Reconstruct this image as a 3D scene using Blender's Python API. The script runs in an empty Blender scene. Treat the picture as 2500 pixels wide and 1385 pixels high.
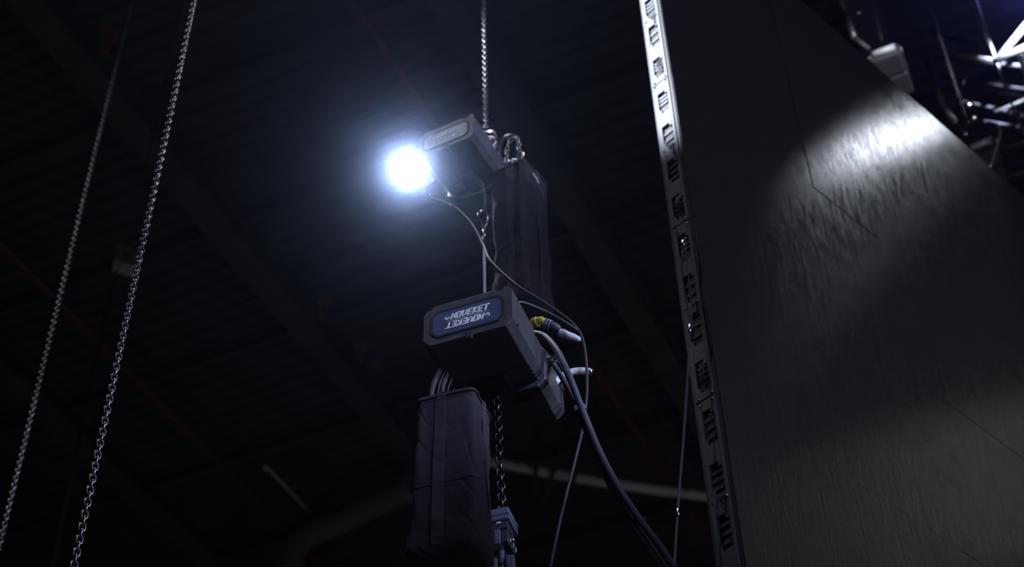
import bpy, bmesh, math, random
from mathutils import Vector, Matrix, noise
random.seed(4)
SC = bpy.context.scene
COL = SC.collection
F = 3800.0                                   # focal length in pixels of a 2500 px wide frame
# ------------------------------------------------------------------ camera
CAM = Vector((0, 0, 1.6))
def nrm(v): return Vector(v).normalized()
_Z = nrm((-120, 3892.5, -F)); _f = Vector((0, 0, -1))
_Y = nrm(_f - _f.dot(_Z) * _Z); _X = _Y.cross(_Z)
MC = Matrix((_X, _Y, _Z))                    # camera axes to world axes
cd = bpy.data.cameras.new('camera'); cam = bpy.data.objects.new('camera', cd); COL.objects.link(cam)
cam.matrix_world = Matrix.Translation(CAM) @ MC.to_4x4()
cd.sensor_width = 36; cd.lens = F / 2500 * 36; cd.clip_end = 200
cd.dof.use_dof = True; cd.dof.focus_distance = 5.1; cd.dof.aperture_fstop = 2.7
SC.camera = cam
SC.view_settings.view_transform = 'Standard'; SC.view_settings.look = 'None'
SC.view_settings.gamma = 1; SC.view_settings.use_curve_mapping = False
SC.view_settings.exposure = 0.0
cy = SC.cycles
cy.max_bounces = 3; cy.diffuse_bounces = 2; cy.glossy_bounces = 3; cy.transmission_bounces = 1; cy.volume_bounces = 0
cy.use_adaptive_sampling = True; cy.adaptive_threshold = .05; cy.sample_clamp_indirect = 3
# ------------------------------------------------------------------ world
w = bpy.data.worlds.new('hall_dark'); SC.world = w; w.use_nodes = True
w.node_tree.nodes['Background'].inputs[0].default_value = (.5, .55, .8, 1)
w.node_tree.nodes['Background'].inputs[1].default_value = 0.01
def ray(px, py): return (MC @ nrm((px - 1250, 692.5 - py, -F)))
def at(px, py, R):                           # real-world point at horizontal distance R
    d = ray(px, py); return CAM + d * (R / math.hypot(d.x, d.y))
def atz(px, py, z):
    d = ray(px, py); return CAM + d * ((z - CAM.z) / d.z)
# ------------------------------------------------------------------ lights: hall lamps and added unseen fills
def light(kind, name, loc, energy, color, size=.3, target=None, **kw):
    l = bpy.data.lights.new(name, kind); l.energy = energy; l.color = color
    o = bpy.data.objects.new(name, l); COL.objects.link(o); o.location = loc
    if kind == 'AREA': l.size = size
    if kind in ('SPOT', 'POINT'): l.shadow_soft_size = size
    if target is not None:
        o.rotation_euler = (Vector(target) - Vector(loc)).to_track_quat('-Z', 'Y').to_euler()
    for k, v in kw.items(): setattr(l, k, v)
    return o
HOIST_P = at(1200, 780, 3.75)
light('SPOT', 'stage_wash_front', (3.0, -1.2, 6.1), 760, (.50, .58, 1), .30, at(1150, 760, 4.0), spot_size=math.radians(24), spot_blend=.7)
light('SPOT', 'upper_hoist_fill', (2.6, -.6, 7.0), 360, (.55, .66, 1), .20, at(1110, 320, 4.9), spot_size=math.radians(13), spot_blend=.7)  # extra unseen spot added to brighten the upper hoist
light('SPOT', 'stage_wash_low', (1.6, -2.6, 5.6), 60, (.56, .60, 1), .30, at(1120, 1180, 3.8), spot_size=math.radians(15), spot_blend=.8)
light('AREA', 'rim_light', (-.6, 5.6, 12.8), 16, (.80, .82, 1), .4, at(1150, 600, 4.2), spread=math.radians(60))
light('SPOT', 'chain_light', (-5.0, 1.6, 13.0), 640, (.78, .81, 1), .25, (-2.5, 5.5, 7.0), spot_size=math.radians(50), spot_blend=1)  # unseen spot added to put glints on the hanging chains
light('SPOT', 'strip_spot', (-3.2, 1.6, 9.6), 17000, (.76, .83, 1), .05, at(1622, 150, 4.85) + Vector((0, 0, .40)), spot_size=math.radians(21), spot_blend=.5)  # unseen spot added only to brighten the top of the LED wall edge
light('SPOT', 'truss_spot_wall', (4.90, 7.18, 11.81), 62, (.74, .83, 1), .12, (3.25, 6.85, 9.55), spot_size=math.radians(23.5), spot_blend=.4)
light('AREA', 'wall_side_fill', (8.5, -1.5, 3.0), 72, (.78, .77, 1), 4, (3.4, 7.0, 7), spread=math.radians(80))  # added fill that lifts the LED wall face, no real bounce surface
light('AREA', 'ceiling_fill', (-7, 16, .6), 62, (.97, .93, 1), 5, (-5, 20, 20))  # added uplight, no real fixture, lifts the dark roof
light('AREA', 'ceiling_fill_far', (9, 25, .6), 60, (.95, .95, 1), 5, (9, 26, 20))  # second added uplight for the far part of the roof
light('SPOT', 'side_light_low', (4.6, 1.4, 6.6), 1100, (.58, .68, 1), .10, at(1330, 830, 4.0), spot_size=math.radians(19), spot_blend=.8)  # unseen spot added to brighten the lower hoist's right side
light('SPOT', 'side_light_high', (4.2, 1.8, 8.6), 900, (.58, .70, 1), .10, at(1190, 360, 4.95), spot_size=math.radians(9), spot_blend=.8)  # same kind of added spot for the upper hoist's right side
light('AREA', 'warm_work_light', (6.86, 7.70, 9.48), 2.4, (1, .95, .86), 1.3, (2.2, 6.1, 6.1))
light('SPOT', 'truss_beam', at(2475, 120, 9.6) + Vector((.3, -2.2, .2)), 9000, (.66, .76, 1), .08, at(2478, 112, 10.1), spot_size=math.radians(11), spot_blend=.7)
light('POINT', 'blue_truss_light', at(2560, -120, 13.5), 50, (.25, .28, 1), .3)
light('SPOT', 'rigging_light', at(2300, -260, 7.6), 300, (.80, .86, 1), .15, at(2210, 180, 9.6), spot_size=math.radians(36), spot_blend=.8)  # unseen spot added to brighten the small hoists above the LED wall

# ------------------------------------------------------------------ materials
def mat(name, col, rough=.5, metal=0, noise_amt=.25, scale=30, emit=None, bump=0, spec=.5, detail=4):
    m = bpy.data.materials.new(name); m.use_nodes = True
    nt = m.node_tree; b = nt.nodes['Principled BSDF']
    b.inputs['Roughness'].default_value = rough; b.inputs['Metallic'].default_value = metal
    b.inputs['Specular IOR Level'].default_value = spec
    tc = nt.nodes.new('ShaderNodeTexCoord'); ns = nt.nodes.new('ShaderNodeTexNoise')
    ns.inputs['Scale'].default_value = scale; ns.inputs['Detail'].default_value = detail
    nt.links.new(tc.outputs['Object'], ns.inputs['Vector'])
    cr = nt.nodes.new('ShaderNodeValToRGB')
    lo = [c * (1 - noise_amt) for c in col]; hi = [min(1, c * (1 + noise_amt)) for c in col]
    cr.color_ramp.elements[0].position = .3; cr.color_ramp.elements[1].position = .7
    cr.color_ramp.elements[0].color = (*lo, 1); cr.color_ramp.elements[1].color = (*hi, 1)
    nt.links.new(ns.outputs['Fac'], cr.inputs['Fac']); nt.links.new(cr.outputs['Color'], b.inputs['Base Color'])
    if bump:
        bp = nt.nodes.new('ShaderNodeBump'); bp.inputs['Strength'].default_value = bump
        bp.inputs['Distance'].default_value = .002
        nt.links.new(ns.outputs['Fac'], bp.inputs['Height']); nt.links.new(bp.outputs['Normal'], b.inputs['Normal'])
    if emit:
        b.inputs['Emission Color'].default_value = (*emit[0], 1); b.inputs['Emission Strength'].default_value = emit[1]
    return m
M = dict(
    tubed=mat('shaded_truss_tube', (.14, .14, .20), .4, .3, .15, 20),  # same truss as the silver tubes, shade put into a darker colour
    matte2=mat('dull_cable_sheath', (.045, .045, .06), .6, 0, .15, 40, spec=.25),
    matte=mat('matte_black_rubber', (.014, .014, .018), .9, 0, .2, 40, spec=.12),
    shell=mat('painted_hoist_shell', (.055, .055, .065), .38, 0, .2, 60, bump=.15),
    shell2=mat('hoist_side_casting', (.09, .09, .11), .35, .3, .2, 60, bump=.2),
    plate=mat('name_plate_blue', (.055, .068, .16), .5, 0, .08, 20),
    white=mat('white_print', (.95, .95, .97), .6, 0, .05),
    dark=mat('black_rubber', (.012, .012, .014), .5, 0, .2, 40),
    cable=mat('cable_sheath', (.06, .065, .095), .55, 0, .15, 40),
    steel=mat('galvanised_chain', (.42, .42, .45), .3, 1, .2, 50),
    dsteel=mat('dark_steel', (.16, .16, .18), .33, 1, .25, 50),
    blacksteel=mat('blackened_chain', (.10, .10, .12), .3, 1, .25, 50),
    chrome=mat('bright_steel', (.75, .76, .8), .2, 1, .1, 20),
    wire=mat('wire_rope_steel', (.7, .7, .74), .35, .9, .15, 200),
    bag=mat('black_bag_fabric', (.026, .024, .036), .85, 0, .3, 120, bump=.6, detail=8),
    web=mat('grey_webbing', (.036, .036, .048), .75, 0, .2, 200, bump=.5),
    yellow=mat('yellow_plastic', (.36, .30, .03), .45, 0, .1),
    greyp=mat('grey_plastic', (.16, .18, .28), .35, 0, .1, 30),
    palep=mat('pale_plastic', (.62, .65, .72), .35, 0, .1, 30),
    red=mat('red_pipe_paint', (.20, .02, .02), .5, 0, .2, 5),
    pipe=mat('dull_green_grey_pipe', (.52, .58, .52), .6, 0, .12, 3),
    duct=mat('galvanised_duct', (.16, .16, .18), .5, .0, .2, 3),
    beam=mat('roof_steel_paint', (.060, .060, .062), .7, 0, .25, 2),
    deck=mat('roof_deck_paint', (.042, .042, .048), .8, 0, .25, 1.2),
    wallp=mat('dark_hall_wall', (.04, .04, .045), .9, 0, .3, .6),
    floor=mat('dark_concrete_floor', (.05, .05, .055), .8, 0, .3, .8),
    alu=mat('silver_truss', (.75, .76, .8), .35, .6, .1, 20),
    frame=mat('die_cast_cabinet_side', (.085, .09, .11), .45, .1, .12, 60),
    pcb=mat('black_electronics', (.02, .02, .022), .5, 0, .3, 80),
    green=mat('green_connector', (.03, .22, .05), .5, 0, .1),
    brown=mat('rusty_brown_clamp', (.13, .065, .04), .7, 0, .2),
    ochre=mat('ochre_strap', (.14, .10, .04), .7, 0, .2),
    box=mat('pinkish_grey_box', (.52, .44, .45), .6, 0, .1),
    lens=mat('lamp_lens', (.9, .9, .9), .3, 0, .02, emit=((.80, .88, 1), 150)),
    redled=mat('red_indicator', (.6, .02, .02), .4, 0, .05),
)
def mat_led():
    m = bpy.data.materials.new('led_face'); m.use_nodes = True
    nt = m.node_tree; b = nt.nodes['Principled BSDF']; N = nt.nodes.new; L = nt.links.new
    tc = N('ShaderNodeTexCoord')
    mp = N('ShaderNodeMapping'); L(tc.outputs['Object'], mp.inputs['Vector'])
    # grid of lamp dots: product of two sine profiles on the panel's own face
    sx = N('ShaderNodeSeparateXYZ'); L(mp.outputs['Vector'], sx.inputs[0])
    def sn(out, k):
        a = N('ShaderNodeMath'); a.operation = 'MULTIPLY'; a.inputs[1].default_value = k; L(out, a.inputs[0])
        s = N('ShaderNodeMath'); s.operation = 'SINE'; L(a.outputs[0], s.inputs[0]); 
        q = N('ShaderNodeMath'); q.operation = 'MAXIMUM'; q.inputs[1].default_value = 0; L(s.outputs[0], q.inputs[0]); return q
    a = sn(sx.outputs[0], 2 * math.pi / .0125); c = sn(sx.outputs[2], 2 * math.pi / .0125)
    p = N('ShaderNodeMath'); p.operation = 'MULTIPLY'; L(a.outputs[0], p.inputs[0]); L(c.outputs[0], p.inputs[1])
    cr = N('ShaderNodeMapRange'); L(p.outputs[0], cr.inputs[0]); cr.inputs[3].default_value = 0; cr.inputs[4].default_value = 1
    mx = N('ShaderNodeMixRGB'); L(cr.outputs[0], mx.inputs[0])
    mx.inputs[1].default_value = (.036, .036, .048, 1); mx.inputs[2].default_value = (.085, .085, .080, 1)
    L(mx.outputs[0], b.inputs['Base Color'])
    ns = N('ShaderNodeTexNoise'); ns.inputs['Scale'].default_value = 1
    mp2 = N('ShaderNodeMapping'); mp2.inputs['Scale'].default_value = (27, 27, 6); L(tc.outputs['Object'], mp2.inputs['Vector'])
    L(mp2.outputs['Vector'], ns.inputs['Vector']); ns.inputs['Detail'].default_value = 6; ns.inputs['Roughness'].default_value = .75
    rr = N('ShaderNodeMapRange'); L(ns.outputs['Fac'], rr.inputs[0]); rr.inputs[1].default_value = .40; rr.inputs[2].default_value = .60
    rr.inputs[3].default_value = .10; rr.inputs[4].default_value = .26; L(rr.outputs[0], b.inputs['Roughness'])
    ad = N('ShaderNodeMath'); ad.operation = 'MULTIPLY_ADD'; L(p.outputs[0], ad.inputs[0]); ad.inputs[1].default_value = .35; L(ns.outputs['Fac'], ad.inputs[2])
    bp = N('ShaderNodeBump'); bp.inputs['Strength'].default_value = .55; bp.inputs['Distance'].default_value = .0040
    L(ad.outputs[0], bp.inputs['Height']); L(bp.outputs['Normal'], b.inputs['Normal'])
    b.inputs['Specular IOR Level'].default_value = .45
    return m
M['led'] = mat_led()

# ------------------------------------------------------------------ mesh helpers
class MB:
    def __init__(s): s.v = []; s.f = []; s.sm = []
    def add(s, vs, fs, smooth=False):
        n = len(s.v); s.v += [tuple(v) for v in vs]; s.f += [[i + n for i in f] for f in fs]; s.sm += [smooth] * len(fs); return s
    def box(s, a, b, rot=None, org=None):
        (x0, y0, z0), (x1, y1, z1) = a, b
        vs = [Vector(p) for p in ((x0,y0,z0),(x1,y0,z0),(x1,y1,z0),(x0,y1,z0),(x0,y0,z1),(x1,y0,z1),(x1,y1,z1),(x0,y1,z1))]
        if rot is not None: vs = [rot @ v for v in vs]
        if org is not None: vs = [v + Vector(org) for v in vs]
        return s.add(vs, [(0,3,2,1),(4,5,6,7),(0,1,5,4),(1,2,6,5),(2,3,7,6),(3,0,4,7)])
    def prism(s, poly, y0, y1, inset0=0, inset1=0):      # polygon in x,z pushed along y; inset = small chamfer at ends
        n = len(poly); cx = sum(p[0] for p in poly) / n; cz = sum(p[1] for p in poly) / n
        def sc(k):
            out = []
            for x, z in poly:
                d = math.hypot(x - cx, z - cz) or 1; out.append((x - (x - cx) / d * k, z - (z - cz) / d * k))
            return out
        rings = []
        if inset0: rings += [(sc(inset0), y0), (poly, y0 + inset0)]
        else: rings.append((poly, y0))
        if inset1: rings += [(poly, y1 - inset1), (sc(inset1), y1)]
        else: rings.append((poly, y1))
        vs = [(x, y, z) for r, y in rings for x, z in r]; fs = []
        for k in range(len(rings) - 1):
            for i in range(n):
                j = (i + 1) % n; fs.append((k*n+i, (k+1)*n+i, (k+1)*n+j, k*n+j))
        fs.append(tuple(range(n))); fs.append(tuple(reversed(range((len(rings)-1)*n, len(rings)*n))))
        return s.add(vs, fs)
    def tube(s, pts, r, seg=8, closed=False, caps=True):
        pts = [Vector(p) for p in pts]; n = len(pts); rs = r if isinstance(r, (list, tuple)) else [r] * n
        vs = []; up = None
        for i, p in enumerate(pts):
            if closed: t = pts[(i+1) % n] - pts[i-1]
            else: t = pts[min(i+1, n-1)] - pts[max(i-1, 0)]
            t.normalize()
            if up is None:
                up = t.orthogonal().normalized()
            up = (up - up.dot(t) * t)
            if up.length < 1e-6: up = t.orthogonal()
            up.normalize(); sd = t.cross(up)
            for k in range(seg):
                a = 2 * math.pi * k / seg; vs.append(p + (up * math.cos(a) + sd * math.sin(a)) * rs[i])
        fs = []
        for i in range(n if closed else n - 1):
            j = (i + 1) % n
            for k in range(seg):
                l = (k + 1) % seg; fs.append((i*seg+k, i*seg+l, j*seg+l, j*seg+k))
        s.add(vs, fs, True)
        if caps and not closed:
            b = len(s.v) - len(vs)
            s.f += [[b + k for k in reversed(range(seg))], [b + (n-1)*seg + k for k in range(seg)]]; s.sm += [False, False]
        return s
    def build(s, name, m, parent=None, loc=None, bevel=0):
        me = bpy.data.meshes.new(name); me.from_pydata(s.v, [], s.f); me.validate()
        bm = bmesh.new(); bm.from_mesh(me); bmesh.ops.recalc_face_normals(bm, faces=bm.faces); bm.to_mesh(me); bm.free()
        for p, q in zip(me.polygons, s.sm): p.use_smooth = q
        me.materials.append(m if not isinstance(m, str) else M[m])
        o = bpy.data.objects.new(name, me); COL.objects.link(o)
        if parent is not None: o.parent = parent
        if loc is not None: o.location = loc
        if bevel:
            md = o.modifiers.new('bevel', 'BEVEL'); md.width = bevel; md.segments = 2; md.limit_method = 'ANGLE'
        return o
def smooth_path(pts, n=10):
    pts = [Vector(p) for p in pts]
    if len(pts) < 3: return pts
    e = [pts[0] * 2 - pts[1]] + pts + [pts[-1] * 2 - pts[-2]]; out = []
    for i in range(1, len(e) - 2):
        for k in range(n):
            t = k / n; a, b, c, d = e[i-1], e[i], e[i+1], e[i+2]
            out.append(.5 * ((2*b) + (c-a)*t + (2*a-5*b+4*c-d)*t*t + (3*b-a-3*c+d)*t**3))
    out.append(pts[-1]); return out
def thing(name, label, cat, loc=(0,0,0), rotz=0, group=None):
    o = bpy.data.objects.new(name, None); COL.objects.link(o); o.empty_display_size = .1
    o.location = loc; o.rotation_euler = (0, 0, rotz); tag(o, label, cat, group); return o
def tag(o, label, cat, group=None):
    o['label'] = label; o['category'] = cat
    if group: o['group'] = group
    return o
def struct(o): o['kind'] = 'structure'; return o

# ------------------------------------------------------------------ the hall
H = 20.0
gx0, gx1, gy0, gy1 = -26, 34, -10, 46
def hall_box(name, a, b, m): return struct(MB().box(a, b).build(name, m))
hall_box('floor', (gx0, gy0, -.2), (gx1, gy1, 0), 'floor')
hall_box('wall_left', (gx0 - .3, gy0, 0), (gx0, gy1, H + .5), 'wallp')
hall_box('wall_right', (gx1, gy0, 0), (gx1 + .3, gy1, H + .5), 'wallp')
hall_box('wall_back', (gx0, gy1, 0), (gx1, gy1 + .3, H + .5), 'wallp')
hall_box('wall_front', (gx0, gy0 - .3, 0), (gx1, gy0, H + .5), 'wallp')
AZ = math.radians(23.9)                      # direction in which the roof beams run
A = Vector((math.sin(AZ), math.cos(AZ), 0)); B = Vector((math.cos(AZ), -math.sin(AZ), 0))
RM = Matrix((B, A, Vector((0, 0, 1)))).transposed()      # local x = across, y = along the beams
ceil = thing('ceiling', '', ''); del ceil['label']; del ceil['category']; struct(ceil)
ceil.matrix_world = RM.to_4x4()
# corrugated roof deck, ribs running across the beams
mb = MB(); x0, x1, y0, y1 = -44, 44, -22, 62
ys = []; y = y0
while y < y1:
    ys += [(y, 0), (y + .14, 0), (y + .18, -.075), (y + .26, -.075)]; y += .30
ys.append((y1 + .3, 0))
vs = []
for (yy, dz) in ys: vs += [(x0, yy, H + .1 + dz), (x1, yy, H + .1 + dz)]
mb.add(vs, [(2*i, 2*i+1, 2*i+3, 2*i+2) for i in range(len(ys) - 1)])
mb.box((x0, y0, H + .25), (x1, y1 + .3, H + .35))
mb.build('roof_deck', 'deck', ceil)
Ri = RM.inverted()
def ibeam(mb, c0, c1, u0, u1, axis, z, hgt=.45, wd=.34, t=.03):
    # I-section; axis 'y' runs along y at x=c, else along x at y=c
    def bx(a0, a1, zz0, zz1):
        if axis == 'y': mb.box((a0, u0, zz0), (a1, u1, zz1))
        else: mb.box((u0, a0, zz0), (u1, a1, zz1))
    c = (c0 + c1) / 2
    bx(c - wd/2, c + wd/2, z, z + t); bx(c - wd/2, c + wd/2, z + hgt - t, z + hgt); bx(c - t, c + t, z + t, z + hgt - t)
bx_ = (Ri @ atz(650, 703, H - .5)).x
for k in range(-3, 5):
    c = bx_ + k * 5.2
    m_ = MB(); ibeam(m_, c, c, -20, 60, 'y', H - .5, .48, .46); m_.build('beam', 'beam', ceil)
for k in range(-8, 20):
    c = k * 2.6 + .9
    m_ = MB(); ibeam(m_, c, c, -42, 42, 'x', H - .19, .2, .16, .015); m_.build('purlin', 'deck', ceil)

# ------------------------------------------------------------------ chain builder
def link_mesh(pitch, wire, mname, seg=6, n=14):
    L_ = pitch - wire; hw = wire * 1.45; pts = []        # stadium centre line in the x,z plane
    # inside length = pitch ; outer half length
    hl = pitch / 2 + wire / 2 - hw
    hl = max(hl, wire * .3)
    for i in range(n):
        a = 2 * math.pi * i / n
        x = math.cos(a) * hw; z = math.sin(a) * hw + (hl if math.sin(a) >= 0 else -hl)
        pts.append((x, 0, z))
    mb = MB().tube(pts, wire / 2, seg, closed=True)
    o = mb.build('link', mname); me = o.data; bpy.data.objects.remove(o); return me
LINKS = {}
def chain(name, label, cat, p_top, p_bot, pitch=.024, wire=.0072, m='steel', extra_to=None, group=None, twist=.0, parent=None, cap=290):
    """hang a chain of single links between two points; links above the nearest ones are one joined part"""
    key = (pitch, wire, m)
    if key not in LINKS: LINKS[key] = link_mesh(pitch, wire, m)
    me = LINKS[key]
    p_top = Vector(p_top); p_bot = Vector(p_bot)
    t = thing(name, label, cat, p_bot, 0, group) if parent is None else parent
    base = p_bot if parent is None else Vector((0, 0, 0))
    d = p_top - p_bot; n = min(cap, int(d.length / pitch)); q = d.to_track_quat('Z', 'Y')
    rng = random.Random(int(abs(p_bot.x) * 1000))
    for i in range(n + 1):
        o = bpy.data.objects.new('link', me); COL.objects.link(o); o.parent = t
        o.location = (p_bot - base if parent is None else p_bot) + d.normalized() * (pitch * i)
        ang = math.radians(9) + (math.pi / 2 if i % 2 else 0) + twist * i + rng.uniform(-.07, .07)
        o.rotation_euler = (q @ Matrix.Rotation(ang, 3, 'Z').to_quaternion()).to_euler()
    if extra_to is not None:                      # the run up to the roof steel, as one joined part
        mb = MB(); z = pitch * (n + 1); tot = extra_to - p_bot.z; i = n + 1
        while z < tot:
            ang = math.radians(9) + (math.pi / 2 if i % 2 else 0) + twist * i
            R3 = Matrix.Rotation(ang, 3, 'Z'); hw = wire * 1.12; hl = pitch / 2 + wire / 2 - hw
            pts = [R3 @ Vector((sx * hw, 0, sz * (hl + .6 * hw))) + Vector((0, 0, z)) for sx, sz in ((1,-1),(1,1),(-1,1),(-1,-1))]
            mb.tube(pts, wire / 2, 4, closed=True); z += pitch; i += 1
        u = mb.build('upper_chain_run', m, t); u['kind'] = 'stuff'
    return t

# ------------------------------------------------------------------ LED wall
wa = math.radians(45.5); E0 = at(1717, 690, 4.85)
WX = Vector((math.sin(wa), math.cos(wa), 0)); WN = Vector((math.cos(wa), -math.sin(wa), 0))
wall = thing('led_video_wall', 'tall black LED video wall of stacked cabinets seen from below at right', 'LED wall', (E0.x, E0.y, 0), math.pi / 2 - wa)
T = .115; CW = .55; CH = 1.02; ZT = 9.70
def face_mesh():
    mb = MB(); g = .0003
    mb.add([(g,0,g),(CW-g,0,g),(CW-g,0,CH-g),(g,0,CH-g),(g,.016,g),(CW-g,.016,g),(CW-g,.016,CH-g),(g,.016,CH-g)],
           [(0,1,2,3),(7,6,5,4),(0,4,5,1),(1,5,6,2),(2,6,7,3),(3,7,4,0)])
    o = mb.build('led_panel', 'led'); me = o.data; bpy.data.objects.remove(o); return me
FM = face_mesh()
def back_mesh():
    mb = MB(); g = .002
    mb.box((.004, .018, g), (CW - .004, .03, CH - g))
    for x in (.004, CW - .034): mb.box((x, .03, g), (x + .03, T - .004, CH - g))
    for z in (g, CH/2 - .015, CH - .032): mb.box((.03, .03, z), (CW - .03, T - .01, z + .03))
    mb.box((.16, .03, .3), (.40, T - .02, .72))
    o = mb.build('cabinet_back', 'pcb'); me = o.data; bpy.data.objects.remove(o); return me
BMh = back_mesh()
rows = 9; colsn = 16
for r in range(rows):
    zb = ZT - CH * (r + 1)
    for c in range(colsn):
        o = bpy.data.objects.new('led_panel', FM); COL.objects.link(o); o.parent = wall
        proud = 0
        if c == 2 and r == 1: proud = -.0025
        o.location = (c * CW + 0.0, proud, zb)
        rr = random.Random(r * 31 + c)
        o.rotation_euler = (rr.uniform(-.0022, .0022), 0, rr.uniform(-.0022, .0022))
        if c < 2 or r > 1:
            o.rotation_euler = (o.rotation_euler[0] - .0, 0, o.rotation_euler[2] )
        b = bpy.data.objects.new('cabinet_back', BMh); COL.objects.link(b); b.parent = o
# side frames of the first column: cast frame with four ribbed windows each
def side_frame(zb, seed):
    rng = random.Random(seed); x0, x1 = -.014, .004
    y0, y1 = .018, T; a, b = .022, .015                   # rails beside the windows (face side, rear side)
    mb = MB()
    mb.box((x0, y0, .004), (x1, y0 + b, CH - .004)); mb.box((x0, y1 - a * .9, .004), (x1, y1, CH - .004))
    zs = [.004]; win = []
    for k in range(4):
        w0 = .035 + k * .25 + rng.uniform(0, .012); w1 = w0 + .165 + rng.uniform(-.02, .015); win.append((w0, w1))
    z = .004
    for w0, w1 in win:
        mb.box((x0, y0 + b, z), (x1, y1 - a * .9, w0)); z = w1
    mb.box((x0, y0 + b, z), (x1, y1 - a * .9, CH - .004))
    o = mb.build('side_frame', 'frame', wall, (0, 0, zb), bevel=.0015)
    for w0, w1 in win:
        rb = MB(); kind = rng.choice([0, 0, 1, 2]); n = 3 if kind else 2
        lo = w0 + (.0 if kind != 2 else .05)
        for i in range(n):
            zc = lo + (i + 1) * (w1 - lo) / (n + 1)
            rb.box((-.004, y0 + b + (.0 if i else .012), zc - .007), (.004, y1 - a * .9, zc + .007))
        rb.box((-.0135, y1 - a * .9 - .012, w0), (.002, y1 - a * .9, w0 + .028))
        rb.box((-.0135, y0 + b, w1 - .022), (.002, y0 + b + .016, w1))
        rb.build('rib', 'frame', o)
    sc_ = MB()
    for z in (.016, CH - .018, CH / 2 + .012):
        for yy in (y0 + .012, y1 - .014):
            sc_.tube([(x0 - .005, yy, z), (x0 + .002, yy, z)], .006, 8)
    s_ = sc_.build('screws', 'chrome', o)
    lt = MB(); lt.box((x0 - .012, y0 + .02, CH * .50), (x0, y0 + .045, CH * .50 + .02)); lt.box((x0 - .010, y0 + .022, CH * .50 - .05), (x0 - .004, y0 + .03, CH * .50))
    lt.build('latch', 'dsteel', o)
    if seed - 77 in (3, 4):
        g = MB().box((x0 + .006, y0 + b + .012, win[3][1] - .03), (x0 + .012, y0 + b + .034, win[3][1] - .022)); g.build('terminal', 'green', o)
    wr = MB()
    for i in range(3):
        p = smooth_path([(x0 + .004, y0 + b + .01 + .012 * i, win[0][0] + .02), (x0 - .006, y0 + b + .02 + .008 * i, (win[0][0] + win[0][1]) / 2), (x0 + .004, y0 + b + .008 + .014 * i, win[0][1] - .01)], 4)
        wr.tube(p, .0028, 5)
    wr.build('loom', 'dark', o)
for r in range(rows): side_frame(ZT - CH * (r + 1), 77 + r)
# rear upright pole along the outer edge and the thin black gasket between face and frame
MB().box((-.008, T + .004, .5), (.012, T + .016, ZT - .1)).build('edge_strip', 'shell', wall, bevel=.002)
MB().box((-.006, .003, .54), (.001, .017, ZT)).build('edge_gasket', 'dark', wall)
hb = MB().box((-.0, .02, ZT + .002), (CW * colsn, T, ZT + .02)); hb.build('hanging_bar', 'dsteel', wall)
MB().box((-.1, -.25, 0), (CW * colsn + .1, .5, .52)).build('base_plinth', 'shell', wall)

# ------------------------------------------------------------------ hoist
def octo(w, z0, z1, c, notch=True):
    p = [(-w, z0 + c), (-w, z1 - c), (-w + c, z1)]
    if notch: p += [(-w + c + .012, z1), (-w + c + .016, z1 - .012)][:0]
    p += [(w - c, z1), (w, z1 - c), (w, z0 + c), (w - c, z0), (-w + c, z0)]
    return p
def front_outline(w, h, c):
    pts = [(-w, c), (-w, h - c - .006), (-w + .012, h - c * .55), (-w + .028, h - c * .55 + .002), (-w + .034, h - .002), (-w + .042, h)]
    pts += [(w - .062, h), (w - .056, h - .012), (w - .036, h - .012), (w - .030, h), (w - .014, h), (w, h - c * .7), (w, c), (w - c, 0)]
    pts += [(-w + c, 0)]
    return pts
def stroke(mb, pts, t, y, sh=.28, ox=0, oz=0, s=1, flip=False):
    out = []
    for i in range(len(pts) - 1):
        a = Vector((pts[i][0], pts[i][1])); b = Vector((pts[i+1][0], pts[i+1][1])); d = (b - a)
        if d.length == 0: continue
        d.normalize(); nn = Vector((-d.y, d.x)) * t / 2; a = a - d * t * .35; b = b + d * t * .35
        q = [a - nn, b - nn, b + nn, a + nn]; v = []
        for p in q:
            x = (p.x + p.y * sh) * s + ox; z = p.y * s + oz
            if flip: x, z = -x, -z
            v.append((x, z))
        out.append(v)
    for v in out:
        mb.add([(x, y, z) for x, z in v] + [(x, y + .0015, z) for x, z in v], [(0,1,2,3),(7,6,5,4),(0,4,5,1),(1,5,6,2),(2,6,7,3),(3,7,4,0)])
GLY = {'M': [[(0,0),(0,1),(.42,.35),(.84,1),(.84,0)]], 'O': [[(0,0),(0,1),(.78,1),(.78,0),(0,0)]],
       'V': [[(0,1),(0,.25),(.3,0),(.78,.18),(.78,1)]], 'E': [[(.72,1),(0,1),(0,0),(.72,0)],[(0,.5),(.6,.5)]],
       'K': [[(0,0),(0,1)],[(.75,1),(.1,.5),(.75,0)]], 'T': [[(-.08,1),(.86,1)],[(.36,1),(.36,0)]]}
def lettering(word, width, y, flip):
    mb = MB(); hgt = .0215; adv = 1.14; n = len(word) + 1
    s = hgt; x = -width / 2 + .018; step = (width - .018) / len(word)
    for ch in word:
        for st in GLY[ch]: stroke(mb, [(px_ * (step / s) * .82, pz_) for px_, pz_ in st], .24, y, .30, x, .0075, s, flip)
        x += step
    cx, cz, r = -width / 2 + .005, .0165, .0075                # ring emblem with a filled lower half
    ring = [(cx + r * math.cos(a), cz + r * math.sin(a)) for a in [2 * math.pi * k / 14 for k in range(15)]]
    stroke(mb, ring, .0016, y, 0, 0, 0, 1, flip)
    for k in range(4):
        zz = cz - r * .15 - k * r * .22; hw = math.sqrt(max(0, r * r - (zz - cz) ** 2)) * .9
        stroke(mb, [(cx - hw, zz), (cx + hw, zz)], .0017, y, 0, 0, 0, 1, flip)
    return mb
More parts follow.
